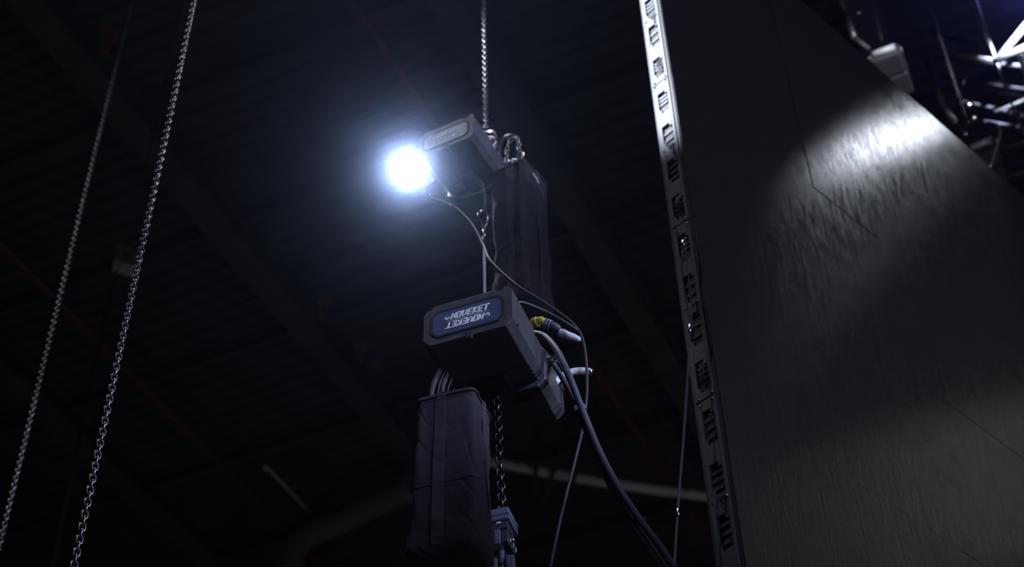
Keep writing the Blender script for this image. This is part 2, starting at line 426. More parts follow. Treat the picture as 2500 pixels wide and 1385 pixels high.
def make_hoist(name, label, loc, yaw, plate_col='plate'):
    t = thing(name, label, 'chain hoist', loc, -yaw, 'chain hoists in the middle of the frame')
    w, h = .155, .170
    MB().prism(front_outline(w, h, .026), 0, .205, 0, .004).build('front_cover', 'shell', t, bevel=.003)
    MB().tube([(.004, -.0015, .003), (.004, .03, .003)], .0125, 14).build('key_hole', 'dark', t)
    # raised frame lip around the name plate
    o8 = octo(.128, .026, h - .030, .022); i8 = octo(.119, .033, h - .037, .019)
    mb = MB(); n = 8
    vs = [(x, -.004, z) for x, z in o8] + [(x, -.004, z) for x, z in i8] + [(x, .001, z) for x, z in o8] + [(x, .001, z) for x, z in i8]
    fs = []
    for i in range(n):
        j = (i + 1) % n; fs += [(i, j, n+j, n+i), (2*n+i, i, j, 2*n+j)[::-1], (n+i, n+j, 3*n+j, 3*n+i)]
    mb.add(vs, fs); mb.build('plate_surround', 'dark', t)
    pl = MB().prism(octo(.1195, .0325, h - .0365, .019), -.0025, .001).build('name_plate', plate_col, t)
    zc = (.0325 + h - .0365) / 2
    for fl in (False, True):
        o = lettering('MOVEKET', .150, -.0042, fl).build('lettering', 'white', pl); o.location = (0, 0, zc)
    rl = MB().box((-.075, -.0042, -.0007), (.075, -.0026, .0007)); o = rl.build('rule_line', 'white', pl); o.location = (0, 0, zc)
    # side cheek plates, bright, recessed between covers
    MB().prism(octo(.148, .012, h - .006, .02), .205, .30).build('gear_housing', 'shell2', t, bevel=.002)
    for yy in (.215, .235, .255, .275):
        MB().prism(octo(.1515, .008, h - .003, .022), yy, yy + .006).build('cooling_fin', 'shell2', t)
    MB().prism(octo(w, -.012, h, .026), .30, .425, .004, .003).build('rear_cover', 'shell', t, bevel=.003)
    MB().prism(octo(w - .002, -.010, h - .002, .026), .429, .505, .002, .010).build('end_cap', 'shell', t, bevel=.003)
    for x in (-.11, .11):
        for z in (.02, h - .03): MB().tube([(x, .505, z), (x, .511, z)], .007, 8).build('bolt', 'chrome', t)
    for z in (.03, h - .03):
        for yy in (.04, .46): MB().tube([(.155, yy, z), (.1585, yy, z)], .005, 8).build('bolt', 'chrome', t)
    MB().prism(octo(.045, -.012, .006, .005), .215, .29).build('chain_guide', 'dark', t)
    MB().box((.03, .33, -.0135), (.09, .36, -.011)).build('inspection_slot', 'dark', t)
    # top suspension hook
    s = MB().box((-.03, .225, h - .01), (.03, .285, h + .03)); s.build('hook_block', 'dsteel', t, bevel=.004)
    hk = [(0, .255, h + .02), (0, .255, h + .055), (.022, .255, h + .075), (.026, .255, h + .10), (.008, .255, h + .122), (-.016, .255, h + .112), (-.024, .255, h + .092)]
    MB().tube(smooth_path(hk, 5), [.008] * 30 + [.004], 8).build('hook', 'dsteel', t)
    # carrying handles along the right side
    for yy in (.33, .46):
        hp = [(.150, yy - .02, .10), (.185, yy - .012, .112), (.20, yy, .115), (.185, yy + .012, .112), (.150, yy + .02, .10)]
        MB().tube(smooth_path(hp, 4), .006, 8).build('side_handle', 'chrome', t)
    return t
LOW = at(1253, 790, 3.6); yaw1 = math.radians(19.5)
D1 = Vector((math.sin(yaw1), math.cos(yaw1), 0)); S1 = Vector((math.cos(yaw1), -math.sin(yaw1), 0))
lowc = LOW - S1 * .155
low = make_hoist('chain_hoist', 'black chain hoist with blue end plate lettered twice, lower of the two in the middle', lowc, yaw1)
yaw2 = math.radians(26)
D2 = Vector((math.sin(yaw2), math.cos(yaw2), 0)); S2 = Vector((math.cos(yaw2), -math.sin(yaw2), 0))
UP = at(1157, 331, 4.88); upc = UP - S2 * .155
M['plate_pale'] = mat('name_plate_lit', (.22, .26, .36), .35, 0, .25, 25)  # blue plate with the floodlight's spill put into a paler colour
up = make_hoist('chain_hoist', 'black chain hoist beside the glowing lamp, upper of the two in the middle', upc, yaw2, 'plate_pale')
def wl(t, x, y, z):                             # local point of a placed thing to world
    return Matrix.Translation(t.location) @ Matrix.Rotation(t.rotation_euler[2], 4, 'Z') @ Vector((x, y, z))

# chains of the hoists
ct = wl(up, .0, .255, .29)
ct = at(1186, 306, 5.1)
chain('load_chain', 'steel load chain rising straight out of the upper middle hoist', 'chain', at(1180, -60, 5.1), ct, extra_to=H - .5, m='steel')
cl = at(1213, 963, 3.93)
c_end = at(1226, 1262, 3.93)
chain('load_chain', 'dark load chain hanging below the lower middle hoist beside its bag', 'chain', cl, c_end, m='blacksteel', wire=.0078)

# ------------------------------------------------------------------ chain bags
def make_bag(name, label, loc, yaw, w, d, h, sag, seed, straps=(.28, .72)):
    """loc = front left top corner; the bag hangs down h"""
    t = thing(name, label, 'chain bag', loc, -yaw, None)
    rng = random.Random(seed); off = Vector((rng.uniform(0, 50),) * 3)
    nu, nv = 120, 90; vs = []
    def shape(u, v):                                # u around, v from the top (0) to the bottom (1)
        a = 2 * math.pi * u; ca, sa = math.cos(a), math.sin(a); p = .24
        x = math.copysign(abs(ca) ** p, ca); y = math.copysign(abs(sa) ** p, sa)
        ww = w / 2 * (1 + sag * v + .018 * math.sin(v * 9)); dd = d / 2 * (1 + sag * v * .8)
        P = Vector((w / 2 + x * ww, d / 2 + y * dd, -h * v))
        amp = .009 + .012 * v
        k = noise.noise(Vector((P.x * 9, P.y * 9, P.z * 4)) + off) * amp + noise.noise(Vector((P.x * 24, P.y * 24, P.z * 10)) + off) * amp * .45
        k += (.006 * math.sin(P.z * 30 + 4 * P.x * 10) if v > .55 else 0) * (v - .55) * 2
        k -= (.5 - min(.5, 6 * abs(noise.noise(Vector((P.x * 14 + P.z * 5, P.y * 14, P.z * 5)) + off)))) * (.006 + .008 * v)
        P += Vector((x, y, 0)).normalized() * k
        return P
    for j in range(nv + 1):
        for i in range(nu): vs.append(shape(i / nu, j / nv))
    fs = [(j*nu+i, j*nu+(i+1) % nu, (j+1)*nu+(i+1) % nu, (j+1)*nu+i) for j in range(nv) for i in range(nu)]
    n0 = len(vs)
    for k, (s_, dz) in enumerate(((.8, .012), (.4, .02))):
        for i in range(nu):
            p = shape(i / nu, 1); vs.append(Vector((w/2 + (p.x - w/2) * s_, d/2 + (p.y - d/2) * s_, -h - dz)))
        a0 = nv * nu + k * nu; fs += [(a0+i, a0+(i+1) % nu, a0+nu+(i+1) % nu, a0+nu+i) for i in range(nu)]
    fs.append(tuple(nv*nu + 2*nu + i for i in range(nu)))
    mb = MB().add(vs, fs, True); o = mb.build('bag_body', 'bag', t)
    # stiff rim
    rim = MB(); rp = [shape(i / 40, 0) for i in range(40)]
    rp2 = [Vector((w/2 + (p.x - w/2) * 1.03, d/2 + (p.y - d/2) * 1.03, -.012)) for p in rp]
    rim.tube(rp2, .004, 6, closed=True); rim.build('rim', 'web', t)
    # webbing straps: two down the front, one down each side
    def strap(fx, side, wd):
        mb = MB(); vs = []; n = 26
        for j in range(n + 1):
            v = j / n
            for q in (-1, 1):
                f_ = fx + q * wd / 2
                # find surface position on the given side by sampling the superellipse
                if side == 'front':
                    ww = w * (1 + sag * v); X = w/2 + (f_ - .5) * ww
                    base = shape(.75 + (f_ - .5) * .22 * 1.0, v); Y = base.y - .004
                    vs.append((X, Y, -h * v * .995))
                else:
                    dd = d * (1 + sag * v * .8); Yp = d/2 + (f_ - .5) * dd
                    base = shape(0.0 + (f_ - .5) * .22, v); vs.append((base.x + .004, Yp, -h * v * .995))
        fs = [(2*j, 2*j+1, 2*j+3, 2*j+2) for j in range(n)]
        m0 = len(vs); th = Vector((0, .003, 0)) if side == 'front' else Vector((-.003, 0, 0))
        vs += [tuple(Vector(p) + th) for p in vs]
        fs += [tuple(m0 + i for i in reversed(f)) for f in fs] + [(2*j, 2*j+2, m0+2*j+2, m0+2*j) for j in range(n)] + [(2*j+1, m0+2*j+1, m0+2*j+3, 2*j+3) for j in range(n)]
        mb.add(vs, fs, False); mb.build('strap', 'web', t)
    for s_ in straps: strap(s_, 'front', .17)
    strap(.5, 'side', .14)
    # stitched seams: horizontal piping lines
    for v in (.62,):
        pts = [shape(.52 + .45 * k / 18, v + .004 * math.sin(k)) for k in range(19)]
        pts = [p + Vector((0, -.002, 0)) for p in pts]
        MB().tube(pts, .0018, 5).build('seam', 'dark', t)
    return t
bag1 = make_bag('chain_bag', 'black fabric chain bag hanging under the lower middle hoist', at(1015, 972, 3.68), math.radians(15),   .190, .165, .565, .12, 3, (.42,))
bag2 = make_bag('chain_bag', 'black fabric chain bag hanging behind the upper middle hoist', at(1196, 424, 4.95), math.radians(30), .195, .215, .86, .02, 9, (.55, .9))
sb = MB()
wl_i = (Matrix.Translation(bag1.location) @ Matrix.Rotation(bag1.rotation_euler[2], 4, 'Z')).inverted()
for a_, b_, r_ in (((1052, 972), (1076, 903), .0085), ((1068, 968), (1086, 908), .0035), ((1079, 966), (1093, 914), .0075), ((1092, 966), (1104, 925), .003)):
    sb.tube(smooth_path([wl_i @ at(*a_, 3.74), wl_i @ (at((a_[0] * .6 + b_[0] * .4) - 2, a_[1] * .5 + b_[1] * .5, 3.76)), wl_i @ at(*b_, 3.80)], 5), r_, 6)
sb.build('hanging_straps', 'web', bag1)
tg = MB().box((.196, .06, -.14), (.200, .16, -.10)); tg.build('logo_patch', 'plate', bag2)
lg = MB(); 
for k in range(4): stroke(lg, [(.004 * k, 0), (.004 * k + .002, .006)], .0016, 0)
lg2 = MB().tube(smooth_path([(.207, .05, -.075), (.207, .065, -.085), (.207, .08, -.082), (.207, .10, -.10)], 3), .004, 5)
lg2.build('logo_mark', 'white', bag2)
# chain heaped over the upper bag's rim and shackle
rng = random.Random(5)
hp = thing('slack_chain', 'shiny slack chain heaped over the rim of the upper chain bag', 'chain', at(1245, 400, 5.1))
if (.024, .0072, 'steel') not in LINKS: LINKS[(.024, .0072, 'steel')] = link_mesh(.024, .0072, 'steel')
arc = smooth_path([at(1236, 398, 5.0), at(1238, 362, 4.98), at(1248, 340, 4.96), at(1262, 338, 4.95), at(1268, 352, 4.95), at(1264, 366, 4.95), at(1276, 378, 4.95), at(1270, 390, 4.96), at(1278, 402, 5.0)], 8)
acc = 0; prev = arc[0]; k = 0; seg = []
for i in range(1, len(arc)):
    acc += (arc[i] - arc[i-1]).length
    if acc > .022:
        o = bpy.data.objects.new('link', LINKS[(.024, .0072, 'steel')]); COL.objects.link(o); o.parent = hp
        o.location = (arc[i] + prev) / 2 - hp.location; q = (arc[i] - prev).to_track_quat('Z', 'Y')
        o.rotation_euler = (q @ Matrix.Rotation(.6 + (math.pi/2 if k % 2 else 0), 3, 'Z').to_quaternion()).to_euler()
        prev = arc[i]; acc = 0; k += 1
shk = thing('shackle', 'dark steel bow shackle between the upper hoist and its bag', 'shackle', at(1240, 372, 5.3))
sp = [at(1222, 395, 5.3), at(1222, 360, 5.3), at(1232, 338, 5.3), at(1250, 332, 5.3), at(1264, 345, 5.3), at(1266, 395, 5.3)]
MB().tube([p - shk.location for p in smooth_path(sp, 6)], .011, 8).build('bow', 'dsteel', shk)
MB().tube([at(1214, 392, 5.3) - shk.location, at(1276, 388, 5.3) - shk.location], .010, 8).build('pin', 'chrome', shk)
MB().tube([at(1279, 372, 5.2) - shk.location, at(1280, 402, 5.2) - shk.location], .004, 6).build('split_pin', 'chrome', shk)

# ring-shaped motor bell seen behind the upper hoist
bell = MB(); bc = at(1178, 350, 5.2)
ringp = [bc + S2 * (.082 * math.cos(a)) + Vector((0, 0, .082 * math.sin(a))) for a in [2 * math.pi * k / 28 for k in range(28)]]
bt = thing('cable_ring', 'steel ring standing behind the upper hoist where the chain enters', 'ring', bc)
MB().tube([p - bc for p in ringp], .006, 8, closed=True).build('outer_ring', 'chrome', bt)
MB().tube([(p - bc) * .78 + D2 * .03 for p in ringp], .010, 8, closed=True).build('inner_ring', 'dsteel', bt)

# ------------------------------------------------------------------ wire rope with carabiner between the hoists
RR = 4.55
rope = thing('wire_rope_sling', 'bright steel wire rope hanging from a carabiner between the two hoists', 'wire rope', at(1183, 700, RR))
rt = at(1182, 600, RR) - rope.location; rbm = Vector((0, 0, -.22))
for k in range(6):
    pts = []; n = 170
    for i in range(n + 1):
        f_ = i / n; p = rt.lerp(rbm, f_); a = f_ * 2 * math.pi * 16 + k * math.pi / 3
        pts.append(p + Vector((math.cos(a), math.sin(a), 0)) * .0036)
    MB().tube(pts, .0024, 4).build('strand', 'wire', rope)
MB().tube([at(1181, 560, RR) - rope.location, at(1182, 578, RR) - rope.location], .0065, 8).build('ferrule', 'chrome', rope)
MB().tube([at(1182, 578, RR) - rope.location, at(1182, 602, RR) - rope.location], .007, 8).build('sleeve', 'dark', rope)
carb = thing('carabiner', 'silver carabiner clipped to the top of the wire rope', 'carabiner', at(1178, 545, RR))
cp = [at(*q, RR) - carb.location for q in ((1181, 562), (1177, 545), (1168, 530), (1169, 520), (1178, 516), (1189, 522), (1192, 535), (1187, 550))]
MB().tube(smooth_path(cp, 5), .0048, 8).build('body', 'chrome', carb)
MB().tube([cp[-1], cp[0]], .004, 6).build('gate', 'dsteel', carb)
sl = thing('black_sling', 'black sling running from the carabiner up to the upper hoist', 'sling', at(1184, 522, RR))
MB().tube([p - sl.location for p in smooth_path([at(1184, 524, RR + .01), at(1186, 490, RR + .12), at(1180, 450, RR + .3), wl(up, .05, .25, -.01)], 6)], .005, 8).build('webbing', 'matte', sl)

# ------------------------------------------------------------------ floodlight on the upper hoist
RL = 5.35
LP = at(998, 412, RL)
lamp = thing('floodlight', 'glowing white floodlight beside the upper hoist, haze shining around it', 'lamp', LP)
ld = (Vector((.55, -.15, 1.9)) - Vector(LP)); ld = (CAM + Vector((.9, 0, 2.2)) - LP).normalized()
q = ld.to_track_quat('Z', 'Y').to_matrix()
def lathe(prof, n=28):
    mb = MB(); vs = [q @ Vector((r * math.cos(2*math.pi*i/n), r * math.sin(2*math.pi*i/n), z)) for r, z in prof for i in range(n)]
    mb.add(vs, [(j*n+i, j*n+(i+1) % n, (j+1)*n+(i+1) % n, (j+1)*n+i) for j in range(len(prof)-1) for i in range(n)], True); return mb
lathe([(.001, -.15), (.045, -.15), (.055, -.10), (.075, -.06), (.098, -.01), (.100, .012), (.092, .012), (.088, -.004)]).build('housing', 'dark', lamp)
lathe([(.001, .006), (.04, .005), (.075, .002), (.089, -.004)]).build('lens', 'lens', lamp)
yk = MB().tube(smooth_path([q @ Vector((.07, 0, -.08)), q @ Vector((.075, 0, -.15)), q @ Vector((0, 0, -.2)), q @ Vector((-.075, 0, -.15)), q @ Vector((-.07, 0, -.08))], 6), .006, 6)
yk.build('yoke', 'matte', lamp)
ck = thing('lamp_clamp', 'bent bright steel bracket beside the floodlight under the upper hoist', 'bracket', at(1042, 420, 4.86))
for pts, r in ((((1021, 383), (1033, 398), (1041, 409), (1040, 424), (1036, 432)), .0032), (((1060, 438), (1050, 448), (1039, 460), (1042, 470), (1060, 478)), .0042), (((1046, 415), (1045, 432)), .002)):
    MB().tube([at(*p, 4.86) - ck.location for p in pts], r, 6).build('bracket_rod', 'chrome', ck)

# ------------------------------------------------------------------ cables
def cable(name, label, pts, r, m='cable', cat='cable', parts=(), closed_ends=True, n=10):
    p = [at(*q) for q in pts]; t = thing(name, label, cat, p[0])
    P = smooth_path([x - p[0] for x in p], n)
    MB().tube(P, r, 10).build('sheath', m, t)
    return t
R0 = 3.9
cable('power_cable', 'thick dark cable leaving the lower hoist, outer one of the bundle', [(1296, 812, 4.05), (1330, 822, 3.95), (1362, 860, 3.85), (1392, 925, 3.8), (1421, 1000, 3.8), (1462, 1100, 3.8), (1512, 1195, 3.8), (1568, 1278, 3.8), (1618, 1345, 3.8), (1668, 1425, 3.8)], .0112)
cable('power_cable', 'thick dark cable of the bundle, nearest the lower hoist', [(1288, 822, 4.08), (1318, 850, 3.98), (1350, 888, 3.92), (1382, 940, 3.84), (1411, 1002, 3.82), (1445, 1088, 3.82), (1490, 1188, 3.82), (1545, 1280, 3.82), (1592, 1352, 3.82), (1636, 1425, 3.82)], .0090)
cable('power_cable', 'thin glossy cable between the two thick bundle cables', [(1350, 850, 4.0), (1385, 925, 3.86), (1413, 990, 3.86), (1452, 1092, 3.86), (1482, 1150, 3.86), (1530, 1240, 3.86), (1580, 1315, 3.86), (1655, 1425, 3.86)], .0040)
for (x, y, a, nm) in ((1415, 998, .45, 'pale tape band around the cable bundle beside the lower hoist'), (1563, 1274, .62, 'dark tape band around the cable bundle near the bottom edge')):
    c = at(x, y, 3.81); tp = thing('tape_band', nm, 'tape', c)
    dd = (at(x + 9, y + 20, 3.81) - c).normalized(); s_ = (at(x + 12, y - 5, 3.81) - c).normalized(); s_ = (s_ - s_.dot(dd) * dd).normalized(); u_ = dd.cross(s_)
    ring = lambda k: [dd * k + s_ * (.0205 * math.cos(t_)) + u_ * (.0135 * math.sin(t_)) for t_ in [2*math.pi*i/20 for i in range(20)]]
    mb = MB(); vs = ring(-.010) + ring(.010); mb.add(vs, [(i, (i+1) % 20, 20+(i+1) % 20, 20+i) for i in range(20)], True)
    mb.build('wrap', 'greyp' if y < 1100 else 'dark', tp)
    mb = MB(); vs = ring(-.003) + ring(.003); vs = [Vector(v) * 1.04 for v in vs]
    mb.add(vs, [(i, (i+1) % 20, 20+(i+1) % 20, 20+i) for i in range(20)], True); mb.build('inner_wrap', 'greyp' if y < 1100 else 'dark', tp)
cable('lamp_cable', 'thin black cable looping from the floodlight past both hoists to the bottom edge', [(1042, 462, 4.80), (1052, 482, 4.78), (1108, 506, 4.72), (1150, 545, 4.6), (1180, 598, 4.45), (1200, 640, 4.25), (1262, 697, 4.1), (1330, 740, 4.05), (1398, 790, 4.02), (1424, 835, 4.0), (1433, 920, 4.0), (1427, 1020, 4.0), (1405, 1120, 4.0), (1372, 1250, 4.0), (1336, 1420, 4.0)], .0052, 'matte2')
cable('signal_cable', 'thin cable curving over the right side of the lower hoist', [(1262, 737, 3.95), (1285, 741, 3.97), (1335, 762, 4.0), (1385, 790, 4.0), (1408, 806, 4.01), (1423, 826, 4.02)], .0045)
cable('motor_cable', 'faint cable drooping under the body of the upper hoist', [(1056, 478, 4.8), (1100, 482, 4.8), (1140, 480, 4.85), (1180, 465, 4.95), (1200, 450, 5.0)], .0040)
rd = thing('red_indicator', 'tiny red band on the thin lamp cable below the floodlight', 'indicator', at(1100, 502, 4.72))
MB().tube([at(1097, 500.5, 4.725) - rd.location, at(1104, 504, 4.725) - rd.location], .0058, 8).build('band', 'redled', rd)
cable('hanging_cable', 'thin cable hanging left of the LED wall edge with a bright ferrule', [(1660, 610, 4.8), (1666, 600, 4.8), (1669, 592, 4.8), (1668, 612, 4.8), (1664, 660, 4.8), (1675, 730, 4.8), (1684, 795, 4.8), (1682, 860, 4.8), (1677, 950, 4.8), (1668, 1080, 4.8), (1656, 1230, 4.8), (1643, 1430, 4.8)][2:], .0048)
cable('hanging_cable', 'thinner second cable close against the LED wall edge', [(1673, 580, 4.78), (1676, 640, 4.78), (1684, 700, 4.78), (1689, 760, 4.78), (1687, 800, 4.78)], .0032)
for (x, y0_, y1_, lb) in ((1668.5, 588, 600, 'bright ferrule at the top of the cable left of the LED wall'), (1685, 794, 812, 'bright ferrule midway on the cable left of the LED wall'), (1656, 1244, 1262, 'bright ferrule low on the cable left of the LED wall')):
    a = at(x, y0_, 4.795); f_ = thing('cable_ferrule', lb, 'ferrule', a)
    MB().tube([Vector(), (at(x - (y1_ - y0_) * .08, y1_, 4.795) - a)], .0068, 8).build('sleeve', 'chrome', f_)

# connectors at the right of the lower hoist
def plug(name, label, a, b, r0, r1, m, collar=None, ridges=3):
    a = Vector(a); b = Vector(b); t = thing(name, label, 'connector', a); d = b - a
    MB().tube([Vector(), d * .1, d * .7, d * .9, d], [r0 * .8, r0, r1, r1 * .8, r1 * .45], 12).build('shell', m, t)
    mb = MB()
    for k in range(ridges): mb.tube([d * (.15 + .14 * k), d * (.19 + .14 * k)], r0 * 1.12, 12)
    mb.build('grip_rings', collar or m, t); return t
plug('cable_plug', 'yellow plug in the right side of the lower hoist', at(1298, 792, 4.08), at(1328, 778, 4.05), .017, .013, 'yellow')
plug('cable_plug', 'dark grey plug with ridges behind the yellow plug', at(1322, 788, 4.1), at(1368, 803, 4.1), .019, .016, 'cable', 'greyp')
plug('cable_plug', 'pale rounded plug hanging right of the lower hoist near the cables', at(1366, 812, 4.08), at(1417, 830, 4.08), .016, .013, 'palep', 'greyp', 1)
lv = thing('grab_handle', 'curved pale grey handle sticking out right of the lower hoist', 'handle', at(1385, 920, 4.05))
hp_ = [at(*p) - lv.location for p in ((1352, 935, 4.0), (1372, 920, 4.04), (1392, 910, 4.05), (1415, 906, 4.05), (1438, 908, 4.05))]
MB().tube(smooth_path(hp_, 6), [.013] * 25, 12).build('grip', 'palep', lv)
MB().tube([hp_[-1], at(1446, 910, 4.05) - lv.location], .0135, 12).build('end_cap', 'chrome', lv)

# limit switch body on the lower load chain
hk = thing('hook_block', 'dark grey chain stop and hook block at the end of the lower hoist chain', 'hook block', at(1226, 1345, 3.93), -math.radians(16))
hz = lambda y: (at(1222, y, 3.93) - hk.location).z
z1, z2, z3, z4 = hz(1262), hz(1290), hz(1308), hz(1345)
MB().box((-.047, -.045, z2 + .019), (.036, .055, z1)).build('top_flange', 'greyp', hk, bevel=.002)
MB().box((-.047, -.045, z2), (-.022, .055, z2 + .017)).build('lower_flange', 'greyp', hk, bevel=.002)
MB().box((-.020, -.045, z2), (.036, .055, z2 + .017)).build('lower_flange', 'greyp', hk, bevel=.002)
MB().box((-.028, -.036, z3), (.028, .045, z2)).build('neck', 'shell2', hk, bevel=.002)
MB().box((-.006, -.039, z3 + .018), (.010, -.035, z3 + .024)).build('white_mark', 'white', hk)
MB().box((-.034, -.040, z4), (.006, .05, z3 - .003)).build('cheek_plate', 'greyp', hk, bevel=.002)
MB().box((.007, -.034, z4 + .006), (.028, .05, z3 - .003)).build('cheek_plate', 'shell2', hk, bevel=.002)
mb = MB()
for yy in (-.01, .02, .045): mb.tube([(.030, yy, z4 + .01), (.030, yy, z3 - .004)], .0025, 6)
mb.tube([(.028, 0, z4 + .03), (.04, 0, z4 + .03)], .008, 8); mb.build('clip', 'chrome', hk)
MB().tube([(-.002, 0, z4 + .01), (-.002, 0, z4 - .05)], .009, 8).build('shank', 'greyp', hk)
for sx in (-1, 1):
    MB().box((sx * .026 - .012, -.012, z4 - .085), (sx * .026 + .012, .012, z4 - .028)).build('fork', 'greyp', hk, bevel=.003)
MB().tube(smooth_path([(-.002, 0, z4 - .05), (.0, 0, z4 - .09), (.03, 0, z4 - .12), (.03, 0, z4 - .17), (0, 0, z4 - .20), (-.03, 0, z4 - .18), (-.035, 0, z4 - .15)], 5), .011, 8).build('hook', 'dsteel', hk)

# ------------------------------------------------------------------ left chains and background rigging
chain('hanging_chain', 'sharp silver chain hanging full height, second from the left edge', 'chain', at(488, -60, 4.25), at(170, 1430, 4.25), extra_to=H - .5, twist=.004)
chain('hanging_chain', 'blurred silver chain hanging full height nearest the left edge', 'chain', at(338, -60, 6.9), at(-25, 1430, 6.9), extra_to=H - .5, m='steel', wire=.0072, cap=295)
bx = thing('hoist_box', 'small pinkish grey box hanging behind the sharp left chain', 'box', at(308, 636, 13.5), .35)
bo = MB().add([(-.13,-.1,-.13),(.12,-.1,-.16),(.12,.1,-.16),(-.13,.1,-.13),(-.15,-.12,.12),(.15,-.12,.09),(.15,.12,.09),(-.15,.12,.12)],
         [(0,3,2,1),(4,5,6,7),(0,1,5,4),(1,2,6,5),(2,3,7,6),(3,0,4,7)]); bo.build('case', 'box', bx, bevel=.01)
MB().tube([(0, 0, .1), (0, 0, H - .5 - bx.location.z)], .012, 6).build('suspension_rod', 'deck', bx)
MB().box((-.06, -.13, -.04), (.06, -.115, .02)).build('cover_plate', 'duct', bx)
hc = thing('hanging_cable', 'faint dark cable hanging below the small pinkish box', 'cable', at(120, 1430, 13.5))
MB().tube([at(285, 660, 13.5) - hc.location, at(230, 900, 13.5) - hc.location, Vector()], .022, 8).build('sheath', 'duct', hc)

def roof_line(name, label, cat, pts, z, r, m, hangers=True, n=6):
    P = [atz(px_, py_, z) for px_, py_ in pts]; t = thing(name, label, cat, P[0])
    Q = [p - P[0] for p in P]; Q = smooth_path(Q, n) if len(Q) > 2 else Q
    MB().tube(Q, r, 12).build('run', m, t)
    L_ = [i for i in range(0, len(Q), max(1, len(Q) // 4))]
    if hangers:
        for i in L_: 
            MB().tube([Q[i] + Vector((0, 0, r)), Q[i] + Vector((0, 0, H - .05 - z))], .014, 6).build('hanger', 'deck', t)
            MB().tube([Q[i] + Vector((0, 0, -r * .2)), Q[i] + Vector((.0, 0, r * .3))], r * 1.12, 12).build('clamp', 'deck', t)
    return t
def along(px_, py_, z, l0, l1):
    p = atz(px_, py_, z); return p + A * l0, p + A * l1
def straight_pipe(name, label, px_, py_, z, l0, l1, r, m):
    a, b = along(px_, py_, z, l0, l1); t = thing(name, label, 'pipe', a)
    MB().tube([Vector(), b - a], r, 10).build('run', m, t)
    k = 1.0
    while k < l1 - l0:
        MB().tube([A * k + Vector((0, 0, r)), A * k + Vector((0, 0, H - .02 - z))], .012, 5).build('hanger', 'deck', t)
        MB().tube([A * (k - .04), A * (k + .04)], r * 1.25, 10).build('coupling', m, t); k += 3.0
    return t
straight_pipe('sprinkler_pipe', 'thin dark red pipe crossing under the roof at left', 340, 935, 19.3, -16, 16, .045, 'red')
straight_pipe('sprinkler_pipe', 'thin dark red pipe under the roof left of the middle chain', 950, 140, 19.3, -8, 26, .038, 'red')
roof_line('ventilation_duct', 'faint grey bent duct at the bottom left under the roof', 'duct', [(705, 1480), (708, 1400), (716, 1352), (740, 1318), (790, 1290), (850, 1262), (925, 1226), (1010, 1190)], 18.6, .25, 'duct')
roof_line('roof_pipe', 'dull greenish grey pipe running behind the cables to the LED wall', 'pipe', [(1080, 1108), (1230, 1134), (1400, 1166), (1580, 1194), (1760, 1218), (1900, 1242)], 18.4, .088, 'pipe')
# dark struts crossing in front of the pipe
for k, (x, y, s_) in enumerate(((1308, 1140, 0), (1350, 1155, 1), (1402, 1165, 1))):
    p = atz(x, y, 18.2); t = thing('roof_strut', ['upright dark strut crossing the greenish pipe, nearest the hoist chain', 'slanting dark strut crossing the greenish pipe, middle one', 'slanting dark strut crossing the greenish pipe, nearest the cables'][k], 'strut', p)
    d = (B * (.35 if s_ else .05) + Vector((0, 0, 1))).normalized()
    MB().tube([d * -.6, d * 1.6], .045, 6).build('bar', 'wallp', t)
bl = thing('pendant_bulb', 'tiny pale unlit bulb on a thin arm under the roof at lower left', 'bulb', atz(648, 1143, 18.8))
mb = MB(); n = 12; vs = [(.055*math.sin(math.pi*j/8)*math.cos(2*math.pi*i/n), .055*math.sin(math.pi*j/8)*math.sin(2*math.pi*i/n), .055*math.cos(math.pi*j/8)) for j in range(9) for i in range(n)]
mb.add(vs, [(j*n+i, j*n+(i+1) % n, (j+1)*n+(i+1) % n, (j+1)*n+i) for j in range(8) for i in range(n)], True); mb.build('globe', 'palep', bl)
MB().tube([Vector((0, 0, .05)), atz(755, 1250, 18.9) - bl.location], .028, 6).build('arm', 'pipe', bl)
for k, (x, y, sx, sz, m_, lb) in enumerate(((262, 100, .12, .30, 'brown', 'rusty brown bracket under the roof behind the blurred chain'), (790, 752, .10, .26, 'ochre', 'faint ochre bracket under the roof left of the lower hoist'), (880, 862, .09, .24, 'ochre', 'faint ochre strap end under the roof beside the lower hoist'), (912, 905, .12, .14, 'ochre', 'short ochre clamp just below the ochre strap end'))):
    p = atz(x, y, 19.2); t = thing('beam_bracket', lb, 'bracket', p, .5)
    MB().box((-sx/2, -.04, -sz), (sx/2, .04, sz * .5)).build('plate', m_, t, bevel=.01)
    MB().box((-sx, -.10, sz * .5), (sx, .10, sz * .5 + .08)).build('flange', m_, t, bevel=.01)
    MB().tube([(0, 0, sz * .5), (0, 0, H - .4 - p.z)], .02, 6).build('rod', 'deck', t)

